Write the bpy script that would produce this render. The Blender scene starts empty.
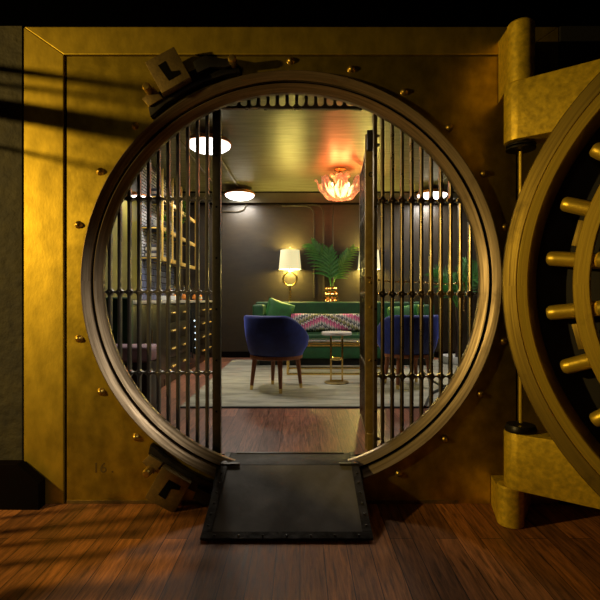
import bpy, bmesh, math, random
from mathutils import Vector, Matrix
random.seed(7)
PI = math.pi
S = bpy.context.scene
COL = S.collection
F = 460.8
EYE = 1.06
CAMY = -2.4
ZI = 0.2            # lounge floor level
XC, ZC = -0.045, 1.159   # centre of the vault opening

def R(a): return math.radians(a)
def at(px, py, d):
    return Vector(((px-300)*d/F, d+CAMY, EYE-(py-300)*d/F))

# ------------------------------------------------------------------ materials
def mat(name, c1, c2=None, scale=6.0, rough=0.5, rough2=None, metal=0.0, bump=0.0, stretch=(1, 1, 1),
        detail=6.0, bscale=None, lo=.35, hi=.65, sheen=0.0, emit=None, estr=0.0, trans=0.0, alpha=1.0, coat=0.0, spec=None, fine=None):
    m = bpy.data.materials.new(name); m.use_nodes = True
    nt = m.node_tree; N = nt.nodes; L = nt.links
    b = N['Principled BSDF']
    tc = N.new('ShaderNodeTexCoord'); mp = N.new('ShaderNodeMapping')
    mp.inputs['Scale'].default_value = stretch
    L.new(tc.outputs['Object'], mp.inputs['Vector'])
    no = N.new('ShaderNodeTexNoise'); no.inputs['Scale'].default_value = scale; no.inputs['Detail'].default_value = detail
    no.inputs['Roughness'].default_value = .62
    L.new(mp.outputs['Vector'], no.inputs['Vector'])
    c2 = c2 or c1
    mr = N.new('ShaderNodeMapRange'); mr.inputs['From Min'].default_value = lo; mr.inputs['From Max'].default_value = hi
    L.new(no.outputs['Fac'], mr.inputs['Value'])
    mx = N.new('ShaderNodeMix'); mx.data_type = 'RGBA'
    mx.inputs[6].default_value = (*c1, 1); mx.inputs[7].default_value = (*c2, 1)
    L.new(mr.outputs['Result'], mx.inputs[0])
    out = mx.outputs[2]
    if fine:      # fine streaks of wear: (scale, stretch, strength)
        mp2 = N.new('ShaderNodeMapping'); mp2.inputs['Scale'].default_value = fine[1]
        L.new(tc.outputs['Object'], mp2.inputs['Vector'])
        n3 = N.new('ShaderNodeTexNoise'); n3.inputs['Scale'].default_value = fine[0]; n3.inputs['Detail'].default_value = 8
        L.new(mp2.outputs['Vector'], n3.inputs['Vector'])
        m3 = N.new('ShaderNodeMapRange'); m3.inputs['From Min'].default_value = .3; m3.inputs['From Max'].default_value = .7
        m3.inputs['To Min'].default_value = 1-fine[2]; m3.inputs['To Max'].default_value = 1+fine[2]*.4
        L.new(n3.outputs['Fac'], m3.inputs['Value'])
        vm = N.new('ShaderNodeVectorMath'); vm.operation = 'SCALE'
        L.new(out, vm.inputs[0]); L.new(m3.outputs['Result'], vm.inputs['Scale'])
        out = vm.outputs['Vector']
    L.new(out, b.inputs['Base Color'])
    b.inputs['Metallic'].default_value = metal
    if rough2 is None:
        b.inputs['Roughness'].default_value = rough
    else:
        r = N.new('ShaderNodeMapRange'); r.inputs['From Min'].default_value = lo; r.inputs['From Max'].default_value = hi
        r.inputs['To Min'].default_value = rough; r.inputs['To Max'].default_value = rough2
        L.new(no.outputs['Fac'], r.inputs['Value']); L.new(r.outputs['Result'], b.inputs['Roughness'])
    if bump:
        n2 = N.new('ShaderNodeTexNoise'); n2.inputs['Scale'].default_value = bscale or scale*6; n2.inputs['Detail'].default_value = 5
        L.new(mp.outputs['Vector'], n2.inputs['Vector'])
        bp = N.new('ShaderNodeBump'); bp.inputs['Strength'].default_value = bump; bp.inputs['Distance'].default_value = .01
        L.new(n2.outputs['Fac'], bp.inputs['Height']); L.new(bp.outputs['Normal'], b.inputs['Normal'])
    if sheen:
        b.inputs['Sheen Weight'].default_value = sheen; b.inputs['Sheen Roughness'].default_value = .35
        b.inputs['Sheen Tint'].default_value = (*[min(1, c*4+.1) for c in c1], 1)
    if emit:
        b.inputs['Emission Color'].default_value = (*emit, 1); b.inputs['Emission Strength'].default_value = estr
    b.inputs['Transmission Weight'].default_value = trans
    b.inputs['Alpha'].default_value = alpha
    if coat: b.inputs['Coat Weight'].default_value = coat; b.inputs['Coat Roughness'].default_value = .2
    if spec is not None: b.inputs['Specular IOR Level'].default_value = spec
    return m

def turned_mat(name, c1, c2, c3, rough, rough2, metal, rings=55, patch=5.0):
    """metal turned on a lathe: fine concentric streaks about the object's own Y axis, with patches of tarnish"""
    m = bpy.data.materials.new(name); m.use_nodes = True
    nt = m.node_tree; N = nt.nodes; L = nt.links; b = N['Principled BSDF']
    tc = N.new('ShaderNodeTexCoord'); sx = N.new('ShaderNodeSeparateXYZ'); L.new(tc.outputs['Object'], sx.inputs[0])
    cz = N.new('ShaderNodeCombineXYZ'); L.new(sx.outputs['X'], cz.inputs['X']); L.new(sx.outputs['Z'], cz.inputs['Y'])
    ln = N.new('ShaderNodeVectorMath'); ln.operation = 'LENGTH'; L.new(cz.outputs[0], ln.inputs[0])
    ang = N.new('ShaderNodeMath'); ang.operation = 'ARCTAN2'; L.new(sx.outputs['Z'], ang.inputs[0]); L.new(sx.outputs['X'], ang.inputs[1])
    r_ = N.new('ShaderNodeMath'); r_.operation = 'MULTIPLY'; r_.inputs[1].default_value = rings; L.new(ln.outputs['Value'], r_.inputs[0])
    a_ = N.new('ShaderNodeMath'); a_.operation = 'MULTIPLY'; a_.inputs[1].default_value = 1.6; L.new(ang.outputs[0], a_.inputs[0])
    cv = N.new('ShaderNodeCombineXYZ'); L.new(r_.outputs[0], cv.inputs['X']); L.new(a_.outputs[0], cv.inputs['Y'])
    n1 = N.new('ShaderNodeTexNoise'); n1.inputs['Scale'].default_value = 2; n1.inputs['Detail'].default_value = 6; L.new(cv.outputs[0], n1.inputs['Vector'])
    n2 = N.new('ShaderNodeTexNoise'); n2.inputs['Scale'].default_value = patch; n2.inputs['Detail'].default_value = 8; n2.inputs['Roughness'].default_value = .65
    L.new(tc.outputs['Object'], n2.inputs['Vector'])
    def mix(fac, A, B, lo, hi):
        mr = N.new('ShaderNodeMapRange'); mr.inputs['From Min'].default_value = lo; mr.inputs['From Max'].default_value = hi; L.new(fac, mr.inputs['Value'])
        x = N.new('ShaderNodeMix'); x.data_type = 'RGBA'; L.new(mr.outputs[0], x.inputs[0])
        for i, v in ((6, A), (7, B)):
            if isinstance(v, tuple): x.inputs[i].default_value = (*v, 1)
            else: L.new(v, x.inputs[i])
        return x.outputs[2]
    c = mix(n1.outputs['Fac'], c1, c2, .36, .62)
    c = mix(n2.outputs['Fac'], c, c3, .55, .78)
    L.new(c, b.inputs['Base Color']); b.inputs['Metallic'].default_value = metal
    rr = N.new('ShaderNodeMapRange'); rr.inputs['From Min'].default_value = .35; rr.inputs['From Max'].default_value = .65
    rr.inputs['To Min'].default_value = rough; rr.inputs['To Max'].default_value = rough2; L.new(n1.outputs['Fac'], rr.inputs['Value']); L.new(rr.outputs[0], b.inputs['Roughness'])
    bp = N.new('ShaderNodeBump'); bp.inputs['Strength'].default_value = .12; bp.inputs['Distance'].default_value = .004
    L.new(n1.outputs['Fac'], bp.inputs['Height']); L.new(bp.outputs[0], b.inputs['Normal'])
    return m

def plank_mat(name, ca, cb, cm, width, length, rough, rough2, bump=.25):
    m = bpy.data.materials.new(name); m.use_nodes = True
    nt = m.node_tree; N = nt.nodes; L = nt.links; b = N['Principled BSDF']
    tc = N.new('ShaderNodeTexCoord')
    sx = N.new('ShaderNodeSeparateXYZ'); L.new(tc.outputs['Object'], sx.inputs[0])
    cx = N.new('ShaderNodeCombineXYZ'); L.new(sx.outputs['Y'], cx.inputs['X']); L.new(sx.outputs['X'], cx.inputs['Y'])
    br = N.new('ShaderNodeTexBrick'); L.new(cx.outputs[0], br.inputs['Vector'])
    br.inputs['Scale'].default_value = 1; br.inputs['Brick Width'].default_value = length; br.inputs['Row Height'].default_value = width
    br.inputs['Mortar Size'].default_value = .0018; br.inputs['Mortar Smooth'].default_value = .3; br.offset = .37; br.offset_frequency = 2
    br.inputs['Color1'].default_value = (*ca, 1); br.inputs['Color2'].default_value = (*cb, 1); br.inputs['Mortar'].default_value = (*cm, 1)
    mp = N.new('ShaderNodeMapping'); mp.inputs['Scale'].default_value = (2.2, 26, 1); L.new(cx.outputs[0], mp.inputs['Vector'])
    ns = N.new('ShaderNodeTexNoise'); ns.inputs['Scale'].default_value = 2.6; ns.inputs['Detail'].default_value = 9; ns.inputs['Roughness'].default_value = .7
    ns.inputs['Distortion'].default_value = .6
    L.new(mp.outputs[0], ns.inputs['Vector'])
    mr = N.new('ShaderNodeMapRange'); mr.inputs['From Min'].default_value = .3; mr.inputs['From Max'].default_value = .72
    mr.inputs['To Min'].default_value = .15; mr.inputs['To Max'].default_value = 1.6; L.new(ns.outputs['Fac'], mr.inputs['Value'])
    vm = N.new('ShaderNodeVectorMath'); vm.operation = 'SCALE'; L.new(br.outputs['Color'], vm.inputs[0]); L.new(mr.outputs[0], vm.inputs['Scale'])
    L.new(vm.outputs[0], b.inputs['Base Color'])
    b.inputs['Specular IOR Level'].default_value = .32
    r2 = N.new('ShaderNodeMapRange'); r2.inputs['To Min'].default_value = rough; r2.inputs['To Max'].default_value = rough2
    L.new(ns.outputs['Fac'], r2.inputs['Value']); L.new(r2.outputs[0], b.inputs['Roughness'])
    bp = N.new('ShaderNodeBump'); bp.inputs['Strength'].default_value = bump; bp.inputs['Distance'].default_value = .006
    L.new(ns.outputs['Fac'], bp.inputs['Height']); L.new(bp.outputs[0], b.inputs['Normal'])
    return m

def tile_mat(name, ca, cb, cm, w, h, axis='Y', rough=.25):
    m = bpy.data.materials.new(name); m.use_nodes = True
    nt = m.node_tree; N = nt.nodes; L = nt.links; b = N['Principled BSDF']
    tc = N.new('ShaderNodeTexCoord'); sx = N.new('ShaderNodeSeparateXYZ'); L.new(tc.outputs['Object'], sx.inputs[0])
    cx = N.new('ShaderNodeCombineXYZ'); L.new(sx.outputs[axis], cx.inputs['X']); L.new(sx.outputs['Z'], cx.inputs['Y'])
    br = N.new('ShaderNodeTexBrick'); L.new(cx.outputs[0], br.inputs['Vector']); br.inputs['Scale'].default_value = 1
    br.inputs['Brick Width'].default_value = w; br.inputs['Row Height'].default_value = h; br.inputs['Mortar Size'].default_value = .004
    br.inputs['Color1'].default_value = (*ca, 1); br.inputs['Color2'].default_value = (*cb, 1); br.inputs['Mortar'].default_value = (*cm, 1)
    L.new(br.outputs['Color'], b.inputs['Base Color']); b.inputs['Roughness'].default_value = rough
    return m

def lit_mat(name, col, strength, base=(.9, .85, .7)):
    m = bpy.data.materials.new(name); m.use_nodes = True
    b = m.node_tree.nodes['Principled BSDF']
    b.inputs['Base Color'].default_value = (*base, 1); b.inputs['Roughness'].default_value = .6
    b.inputs['Emission Color'].default_value = (*col, 1); b.inputs['Emission Strength'].default_value = strength
    return m

M = {}
M['brass_plate'] = mat('brass_plate', (.66, .475, .05), (.26, .185, .025), 2.4, .45, .57, 1.0, .05, (1, 1, .75), bscale=60, lo=.44, hi=.8, detail=10, fine=(13, (1, 1, .8), .4))
M['brass_trim'] = mat('brass_trim', (.66, .475, .05), (.4, .285, .035), 2.2, .53, .62, .97, .05, (1.4, 1, .7), bscale=60, lo=.46, hi=.8, detail=10, fine=(11, (1.2, 1, .7), .3))
M['gap'] = mat('dark_gap', (.004, .0035, .002), rough=.9, spec=.05)
M['bronze'] = turned_mat('ring_bronze', (.46, .36, .24), (.24, .18, .11), (.12, .085, .05), .36, .5, .82)
M['bronze_side'] = mat('ring_groove', (.05, .04, .03), (.03, .022, .015), 9, .5, None, .6)
M['rivet'] = mat('rivet_brass', (.6, .42, .08), (.4, .26, .05), 40, .3, .4, .9)
M['lug'] = mat('lug_bronze', (.32, .225, .075), (.15, .105, .04), 14, .42, .58, .8, .15, bscale=70)
M['hinge'] = mat('hinge_brass', (.88, .62, .035), (.5, .34, .025), 7, .46, .58, .45, .12, bscale=55, lo=.5, hi=.85, detail=10, fine=(40, (1, 1, 1), .35))
M['door_rim'] = turned_mat('door_rim_bronze', (.42, .295, .045), (.26, .18, .03), (.08, .055, .015), .42, .55, .75)
M['door_dark'] = mat('door_recess_black', (.012, .01, .006), (.02, .016, .01), 6, .6, None, .2)
M['door_brass'] = turned_mat('door_carrier_brass', (.82, .58, .06), (.6, .41, .045), (.34, .23, .03), .4, .52, .7)
M['bolt'] = mat('bolt_brass', (.9, .65, .06), (.72, .5, .05), 14, .36, .46, .6, .08, (1, 1, 1), bscale=80)
M['black_steel'] = mat('black_steel', (.022, .02, .017), (.04, .035, .028), 10, .38, .5, .7, .1, bscale=50)
M['gate'] = mat('gate_bronze', (.26, .21, .13), (.18, .14, .085), 16, .26, .34, 1.0)
M['gate_shaded'] = mat('gate_shaded_metal', (.1, .09, .07), (.055, .05, .04), 12, .34, .46, .9, .1, bscale=60)  # gate metal with shade put into the colour
M['bar_shaded'] = mat('bar_shaded_metal', (.2, .19, .17), (.15, .14, .125), 14, .36, .42, .9)  # shaded copy of the gate metal, for the left bars
M['shelf_brass'] = mat('satin_shelf_brass', (.9, .62, .16), (.75, .5, .12), 10, .42, None, .45)
M['stile_lit'] = mat('gate_stile_lit_brass', (.55, .4, .1), (.3, .21, .06), 12, .42, .52, .75, .05, bscale=60)  # gate metal brightened as if lit by the amber lamp
M['gate_post'] = mat('gate_post_bronze', (.28, .21, .1), (.15, .11, .05), 12, .36, .5, .9, .1, bscale=60)
M['ramp'] = mat('ramp_steel', (.15, .14, .125), (.21, .195, .17), 4, .36, .48, .35, .05, bscale=60, lo=.4, hi=.62)
M['landing'] = mat('landing_steel', (.05, .045, .04), (.03, .028, .025), 6, .55, .7, .3, .1, bscale=50, spec=.25)
M['ramp_edge'] = mat('ramp_strip', (.05, .046, .04), (.09, .08, .07), 18, .34, .5, .75, .2, bscale=60)
M['plaster'] = mat('rough_plaster', (.042, .034, .009), (.018, .015, .006), 9, .8, None, 0, 1.0, bscale=22)
M['dark_wall'] = mat('dark_paint', (.012, .011, .01), (.018, .016, .014), 3, .8)
M['black_ceiling'] = mat('black_ceiling_paint', (.0012, .0011, .001), rough=1, spec=0)
M['black_base'] = mat('black_baseboard_paint', (.004, .0015, .001), (.003, .002, .0015), 8, .7, spec=.04)
M['floor'] = plank_mat('dark_oak_planks', (.5, .19, .05), (.17, .07, .024), (.008, .005, .003), .1, .95, .44, .66)
M['floor_in'] = plank_mat('red_oak_planks', (.3, .125, .075), (.16, .07, .047), (.015, .008, .005), .12, 1.0, .28, .5)
M['wall_in'] = mat('brown_wall_panel', (.028, .02, .0115), (.019, .0135, .008), 5, .36, .46, 0, .08, (1, 1, 3), bscale=50)
M['ceil_in'] = mat('olive_metal_ceiling', (.26, .24, .14), (.19, .175, .1), 5, .34, .46, .5, .1, (.6, 5, 1), bscale=9)
M['cornice'] = mat('cornice_bronze', (.13, .115, .07), (.1, .09, .055), 6, .4)
M['white_light'] = lit_mat('white_diffuser', (1, .97, .93), 5)
M['copper'] = mat('copper_rim', (.6, .27, .1), (.5, .2, .07), 8, .35, None, .8)
M['shade'] = lit_mat('lamp_shade_linen', (1, .9, .45), .62, (.5, .47, .33))
M['gold'] = mat('polished_brass', (.85, .6, .2), (.72, .5, .16), 10, .24, None, 1)
M['vase'] = mat('rose_gold', (.85, .5, .22), (.75, .42, .16), 10, .16, None, 1)
M['green'] = mat('green_velvet', (.0035, .066, .015), (.0015, .036, .008), 8, .62, None, 0, .1, sheen=.25)
M['green_pillow'] = mat('green_velvet_pillow', (.008, .12, .014), (.004, .065, .008), 9, .6, None, 0, .1, sheen=.25)
M['blue'] = mat('navy_velvet', (.014, .03, .21), (.007, .015, .12), 10, .6, None, 0, .1, sheen=.5)
M['wood_leg'] = mat('walnut', (.3, .1, .035), (.18, .06, .02), 12, .4, None, 0, 0, (6, 6, 1))
M['marble'] = mat('white_marble', (.75, .7, .62), (.6, .55, .48), 6, .25)
M['rug'] = mat('beige_rug_wool', (.36, .345, .27), (.16, .15, .115), 3.0, .95, None, 0, .35, (.9, 3.6, 1), bscale=30, lo=.4, hi=.7)
M['rug_edge'] = mat('rug_binding', (.03, .028, .025), rough=.9)
M['leaf'] = mat('palm_leaf', (.05, .21, .035), (.025, .13, .02), 20, .5)
M['leaf_light'] = mat('palm_leaf_light', (.13, .28, .025), (.06, .18, .02), 20, .5)
M['cab'] = mat('dark_walnut_cabinet', (.016, .0095, .007), (.01, .006, .0045), 7, .36, None, 0, 0, (1, 1, 5))
M['worktop'] = mat('pale_stone_worktop', (.5, .48, .42), (.4, .38, .33), 8, .3)
M['tile'] = tile_mat('slate_blue_tile', (.16, .19, .32), (.1, .12, .22), (.03, .03, .035), .12, .075)
M['mosaic'] = tile_mat('grey_brick_mosaic', (.72, .73, .75), (.34, .36, .42), (.05, .05, .06), .09, .035)
M['lamplit_wall'] = mat('lamplit_wall_paint', (.14, .12, .01), (.07, .06, .008), 3, .6)  # yellow lamplight mixed into the wall colour
M['pink'] = mat('mauve_upholstery', (.36, .22, .27), (.28, .16, .2), 9, .75, None, 0, .1)
M['brown_wood'] = mat('dark_brown_wood', (.03, .014, .01), (.02, .01, .008), 8, .45)
M['black_plastic'] = mat('black_rubber', (.008, .008, .008), rough=.5)
M['white_pot'] = mat('white_ceramic', (.7, .7, .68), rough=.35)
M['conduit'] = mat('painted_conduit', (.034, .026, .016), (.026, .02, .012), 10, .35)
M['bright_conduit'] = mat('galvanised_conduit', (.34, .32, .27), rough=.3, metal=.9)
M['amber'] = mat('amber_liquor', (.6, .2, .02), rough=.1)
M['orange'] = mat('orange_peel', (.75, .25, .03), (.65, .2, .02), 40, .5)
M['red'] = mat('red_paint', (.6, .03, .03), rough=.4)
M['fridge_glass'] = mat('fridge_black_glass', (.01, .012, .016), rough=.08)
M['label'] = mat('paper_label', (.6, .55, .45), (.4, .36, .3), 30, .7)
M['book_a'] = mat('book_cloth_dark', (.05, .05, .07), rough=.7)
M['book_b'] = mat('book_cloth_cream', (.45, .4, .3), rough=.7)

def glass_mat(name, col, rough=.08):
    m = bpy.data.materials.new(name); m.use_nodes = True
    b = m.node_tree.nodes['Principled BSDF']
    b.inputs['Base Color'].default_value = (*col, 1); b.inputs['Transmission Weight'].default_value = .95
    b.inputs['Roughness'].default_value = rough; b.inputs['IOR'].default_value = 1.3
    return m
M['glass'] = glass_mat('clear_glass', (.9, .93, .92))
def petal_mat():
    m = mat('pink_blown_glass', (1, .5, .32), (1, .72, .55), 30, .15, .35, 0, .3, bscale=50)
    nt = m.node_tree; N = nt.nodes; L = nt.links; b = N['Principled BSDF']
    b.inputs['Transmission Weight'].default_value = .35
    b.inputs['Emission Color'].default_value = (1, .34, .14, 1); b.inputs['Emission Strength'].default_value = .28
    return m
M['petal'] = petal_mat()

def ikat_mat():
    m = bpy.data.materials.new('ikat_pattern'); m.use_nodes = True
    nt = m.node_tree; N = nt.nodes; L = nt.links; b = N['Principled BSDF']; b.inputs['Roughness'].default_value = .85
    tc = N.new('ShaderNodeTexCoord'); sx = N.new('ShaderNodeSeparateXYZ'); L.new(tc.outputs['Object'], sx.inputs[0])
    def math_(op, a, bb):
        n = N.new('ShaderNodeMath'); n.operation = op
        for i, v in enumerate((a, bb)):
            if v is None: continue
            if isinstance(v, (int, float)): n.inputs[i].default_value = v
            else: L.new(v, n.inputs[i])
        return n.outputs[0]
    z = sx.outputs['Z']; x = sx.outputs['X']
    zig = math_('PINGPONG', math_('ADD', x, .13), .62)                       # big zigzag
    band = math_('ADD', math_('MULTIPLY', z, 1.15), math_('MULTIPLY', zig, .55))
    teeth = math_('PINGPONG', math_('ADD', x, math_('MULTIPLY', z, .35)), .022)
    t = math_('ADD', band, math_('MULTIPLY', teeth, 1.6))
    fr = math_('FRACT', math_('MULTIPLY', t, 3.9), 0)
    cr = N.new('ShaderNodeValToRGB'); L.new(fr, cr.inputs[0]); cr.color_ramp.interpolation = 'CONSTANT'
    cols = [(0, (.6, .55, .5)), (.12, (.75, .2, .35)), (.3, (.5, .06, .2)), (.42, (.65, .6, .55)), (.52, (.03, .03, .03)),
            (.6, (.3, .3, .1)), (.74, (.6, .57, .5)), (.84, (.06, .06, .07)), (.92, (.25, .3, .3))]
    e = cr.color_ramp.elements
    e[0].position = 0; e[0].color = (*cols[0][1], 1); e[1].position = cols[1][0]; e[1].color = (*cols[1][1], 1)
    for p, c in cols[2:]:
        q = e.new(p); q.color = (*c, 1)
    st = math_('GREATER_THAN', math_('PINGPONG', x, .011), .0038)
    mx = N.new('ShaderNodeMix'); mx.data_type = 'RGBA'; L.new(st, mx.inputs[0])
    mx.inputs[6].default_value = (.05, .045, .05, 1); L.new(cr.outputs[0], mx.inputs[7])
    L.new(mx.outputs[2], b.inputs['Base Color'])
    return m
M['ikat'] = ikat_mat()

# ------------------------------------------------------------------ mesh helpers
class MB:
    def __init__(s): s.bm = bmesh.new()
    def _add(s, verts, faces):
        vs = [s.bm.verts.new(v) for v in verts]
        for f in faces:
            try: s.bm.faces.new([vs[i] for i in f])
            except ValueError: pass
        return vs
    def box(s, x0, x1, y0, y1, z0, z1, bev=0.0, seg=2, mtx=None):
        b = bmesh.new()
        bmesh.ops.create_cube(b, size=1)
        for v in b.verts:
            v.co = Vector((x0+(v.co.x+.5)*(x1-x0), y0+(v.co.y+.5)*(y1-y0), z0+(v.co.z+.5)*(z1-z0)))
        if bev: bmesh.ops.bevel(b, geom=list(b.edges), offset=bev, segments=seg, affect='EDGES', profile=.6)
        s._merge(b, mtx); return s
    def _merge(s, b, mtx=None):
        if mtx is not None: bmesh.ops.transform(b, matrix=mtx, verts=list(b.verts))
        idx = {}
        for v in b.verts: idx[v] = s.bm.verts.new(v.co)
        for f in b.faces:
            try: s.bm.faces.new([idx[v] for v in f.verts])
            except ValueError: pass
        b.free()
    def prism(s, poly, axis, a, b, bev=0.0):
        """polygon (p,q) extruded along axis 'Y': (x,z); 'Z': (x,y); 'X': (y,z)"""
        def co(p, h):
            if axis == 'Y': return (p[0], h, p[1])
            if axis == 'Z': return (p[0], p[1], h)
            return (h, p[0], p[1])
        n = len(poly); t = bmesh.new()
        v0 = [t.verts.new(co(p, a)) for p in poly]; v1 = [t.verts.new(co(p, b)) for p in poly]
        t.faces.new(v0); t.faces.new(v1[::-1])
        for i in range(n):
            j = (i+1) % n; t.faces.new((v0[j], v0[i], v1[i], v1[j]))
        bmesh.ops.recalc_face_normals(t, faces=list(t.faces))
        if bev: bmesh.ops.bevel(t, geom=list(t.edges), offset=bev, segments=2, affect='EDGES', profile=.6)
        s._merge(t); return s
    def tube(s, pts, r, n=10, cap=True, r2=None):
        pts = [Vector(p) for p in pts]; rings = []
        up = None
        for i, p in enumerate(pts):
            d = (pts[min(i+1, len(pts)-1)]-pts[max(i-1, 0)]).normalized()
            if up is None:
                up = Vector((0, 0, 1)) if abs(d.z) < .9 else Vector((1, 0, 0))
            a = d.cross(up).normalized(); c = a.cross(d).normalized(); up = c
            k = i/(len(pts)-1) if len(pts) > 1 else 0
            rr = r if r2 is None else r+(r2-r)*k
            if isinstance(r, (list, tuple)): rr = r[i]
            rings.append([s.bm.verts.new(p+(a*math.cos(2*PI*j/n)+c*math.sin(2*PI*j/n))*rr) for j in range(n)])
        for i in range(len(rings)-1):
            for j in range(n):
                s.bm.faces.new((rings[i][j], rings[i][(j+1) % n], rings[i+1][(j+1) % n], rings[i+1][j]))
        if cap:
            s.bm.faces.new(rings[0][::-1]); s.bm.faces.new(rings[-1])
        return s
    def lathe(s, prof, origin=(0, 0, 0), axis='Z', n=32, closed=False, sx=1.0, sy=1.0):
        """prof list of (radius, height along axis)"""
        ox, oy, oz = origin; rings = []
        for r, h in prof:
            ring = []
            for j in range(n):
                a = 2*PI*j/n; c, sn = math.cos(a)*r*sx, math.sin(a)*r*sy
                if axis == 'Z': co = (ox+c, oy+sn, oz+h)
                elif axis == 'Y': co = (ox+c, oy+h, oz+sn)
                else: co = (ox+h, oy+c, oz+sn)
                ring.append(s.bm.verts.new(co))
            rings.append(ring)
        m = len(rings)
        for i in range(m if closed else m-1):
            k = (i+1) % m
            for j in range(n):
                try: s.bm.faces.new((rings[i][j], rings[i][(j+1) % n], rings[k][(j+1) % n], rings[k][j]))
                except ValueError: pass
        if not closed:
            if prof[0][0] > 1e-5: s.bm.faces.new(rings[0][::-1])
            if prof[-1][0] > 1e-5: s.bm.faces.new(rings[-1])
        return s
    def cyl(s, a, b, r, n=16, r2=None): return s.tube([a, b], r, n, True, r2)
    def sphere(s, c, r, n=14, sc=(1, 1, 1)):
        b = bmesh.new(); bmesh.ops.create_uvsphere(b, u_segments=n, v_segments=max(6, n//2+1), radius=r)
        s._merge(b, Matrix.Translation(c) @ Matrix.Diagonal((*sc, 1))); return s
    def torus(s, c, Rr, r, axis='Y', n=24, m=8, mtx=None):
        b = bmesh.new(); rings = []
        for i in range(n):
            a = 2*PI*i/n; ring = []
            for j in range(m):
                q = 2*PI*j/m; rr = Rr+r*math.cos(q); h = r*math.sin(q)
                p = {'Y': (rr*math.cos(a), h, rr*math.sin(a)), 'Z': (rr*math.cos(a), rr*math.sin(a), h), 'X': (h, rr*math.cos(a), rr*math.sin(a))}[axis]
                ring.append(b.verts.new(p))
            rings.append(ring)
        for i in range(n):
            for j in range(m):
                b.faces.new((rings[i][j], rings[(i+1) % n][j], rings[(i+1) % n][(j+1) % m], rings[i][(j+1) % m]))
        s._merge(b, Matrix.Translation(c) @ (mtx or Matrix())); return s
    def build(s, name, m, parent=None, smooth=True, angle=35, loc=None, rotz=0):
        bmesh.ops.remove_doubles(s.bm, verts=list(s.bm.verts), dist=1e-6)
        bmesh.ops.recalc_face_normals(s.bm, faces=list(s.bm.faces))
        me = bpy.data.meshes.new(name); s.bm.to_mesh(me); s.bm.free()
        me.materials.append(m)
        o = bpy.data.objects.new(name, me); COL.objects.link(o)
        if smooth:
            for p in me.polygons: p.use_smooth = True
            try: me.set_sharp_from_angle(angle=R(angle))
            except Exception: pass
        if parent is not None: o.parent = parent
        if loc is not None: o.location = loc
        o.rotation_euler.z = rotz
        return o

def tag(o, label, cat, group=None, kind=None):
    o['label'] = label; o['category'] = cat
    if group: o['group'] = group
    if kind: o['kind'] = kind
    return o
def thing(name, label, cat, loc=(0, 0, 0), rotz=0, group=None):
    o = bpy.data.objects.new(name, None); COL.objects.link(o); o.empty_display_size = .1
    o.location = loc; o.rotation_euler.z = rotz
    return tag(o, label, cat, group)
def struct(name, mb, m, parent=None, smooth=False, label=None):
    o = mb.build(name, m, parent, smooth)
    if parent is None: o['kind'] = 'structure'
    if label: o['label'] = label
    return o

# ------------------------------------------------------------------ the outer hall (setting)
struct('floor', MB().box(-3, 3.6, -4.6, .1, -.1, 0), M['floor'])
struct('ceiling', MB().box(-3, 3.6, -4.6, .2, 2.48, 2.6), M['black_ceiling'])
struct('wall_right', MB().box(3.5, 3.6, -4.6, .1, 0, 2.48), M['dark_wall'])
struct('wall_rear', MB().box(-3, 3.6, -4.7, -4.6, 0, 2.48), M['dark_wall'])

# side wall with an added slatted window, unseen, that stripes the low warm light
WX = -2.0
WY0, WY1, WZ0, WZ1 = -1.55, -.18, .15, 2.4
wl = MB()
wl.box(WX-.1, WX, -4.6, WY0, 0, 2.48); wl.box(WX-.1, WX, WY1, .1, 0, 2.48)
wl.box(WX-.1, WX, WY0, WY1, 0, WZ0); wl.box(WX-.1, WX, WY0, WY1, WZ1, 2.48)
struct('wall_left', wl, M['dark_wall'])
LAMP = Vector((-3.45, -1.6, 1.9))
win = MB()
for a in ((WY0, WY0+.04, WZ0, WZ1), (WY1-.04, WY1, WZ0, WZ1)):
    win.box(WX-.07, WX-.02, a[0], a[1], a[2], a[3])
win.box(WX-.07, WX-.02, WY0, WY1, WZ0, WZ0+.03); win.box(WX-.07, WX-.02, WY0, WY1, WZ1-.03, WZ1)
win.prism([(WY0, 1.02), (-.85, 1.02), (-.85, 1.14), (-1.15, 1.22), (WY0, 1.36)], 'X', WX-.07, WX-.03)  # crosspiece shaped to keep the lamp off the right-hand floor
wframe = struct('added_window', win, M['black_base'])
def on_window(p):
    p = Vector(p); t = (WX-.045-LAMP.x)/(p.x-LAMP.x)
    return LAMP+(p-LAMP)*t
def shadow_slat(a, b, w):
    """a slat added to cast a stripe, lying in the ray sheet from the lamp to the line a-b"""
    a, b = on_window(a), on_window(b)
    dv = (b-a).normalized(); n = (a-LAMP).normalized()
    side = dv.cross(n).normalized()*w*.5; th = n*.006
    mb = MB(); vs = []
    for p in (a, b):
        for s_, t_ in ((1, 1), (-1, 1), (-1, -1), (1, -1)): vs.append(p+side*s_+th*t_)
    mb._add(vs, [(0, 1, 2, 3), (7, 6, 5, 4), (0, 4, 5, 1), (1, 5, 6, 2), (2, 6, 7, 3), (3, 7, 4, 0)])
    return mb.build('shadow_slat', M['black_base'], wframe, False)
def wpt(px, py): return at(px, py, 2.4)
def fpt(px, py):
    d = EYE*F/(py-300); return at(px, py, d)
for a, b, w in ((wpt(-5, 68), wpt(175, 93), .028), (wpt(-5, 84), wpt(150, 103), .016), (wpt(-5, 108), wpt(190, 140), .075),
                (wpt(-5, 146), wpt(120, 172), .016)):
    shadow_slat(a, b, w)
for a, b, w in ((fpt(-5, 519), fpt(130, 503), .02), (fpt(-5, 533), fpt(200, 512), .026), (fpt(-5, 547), fpt(150, 531), .022),
                (fpt(-5, 566), fpt(230, 541), .026), (fpt(-5, 596), fpt(250, 585), .06)):
    shadow_slat(a, b, w)

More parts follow.
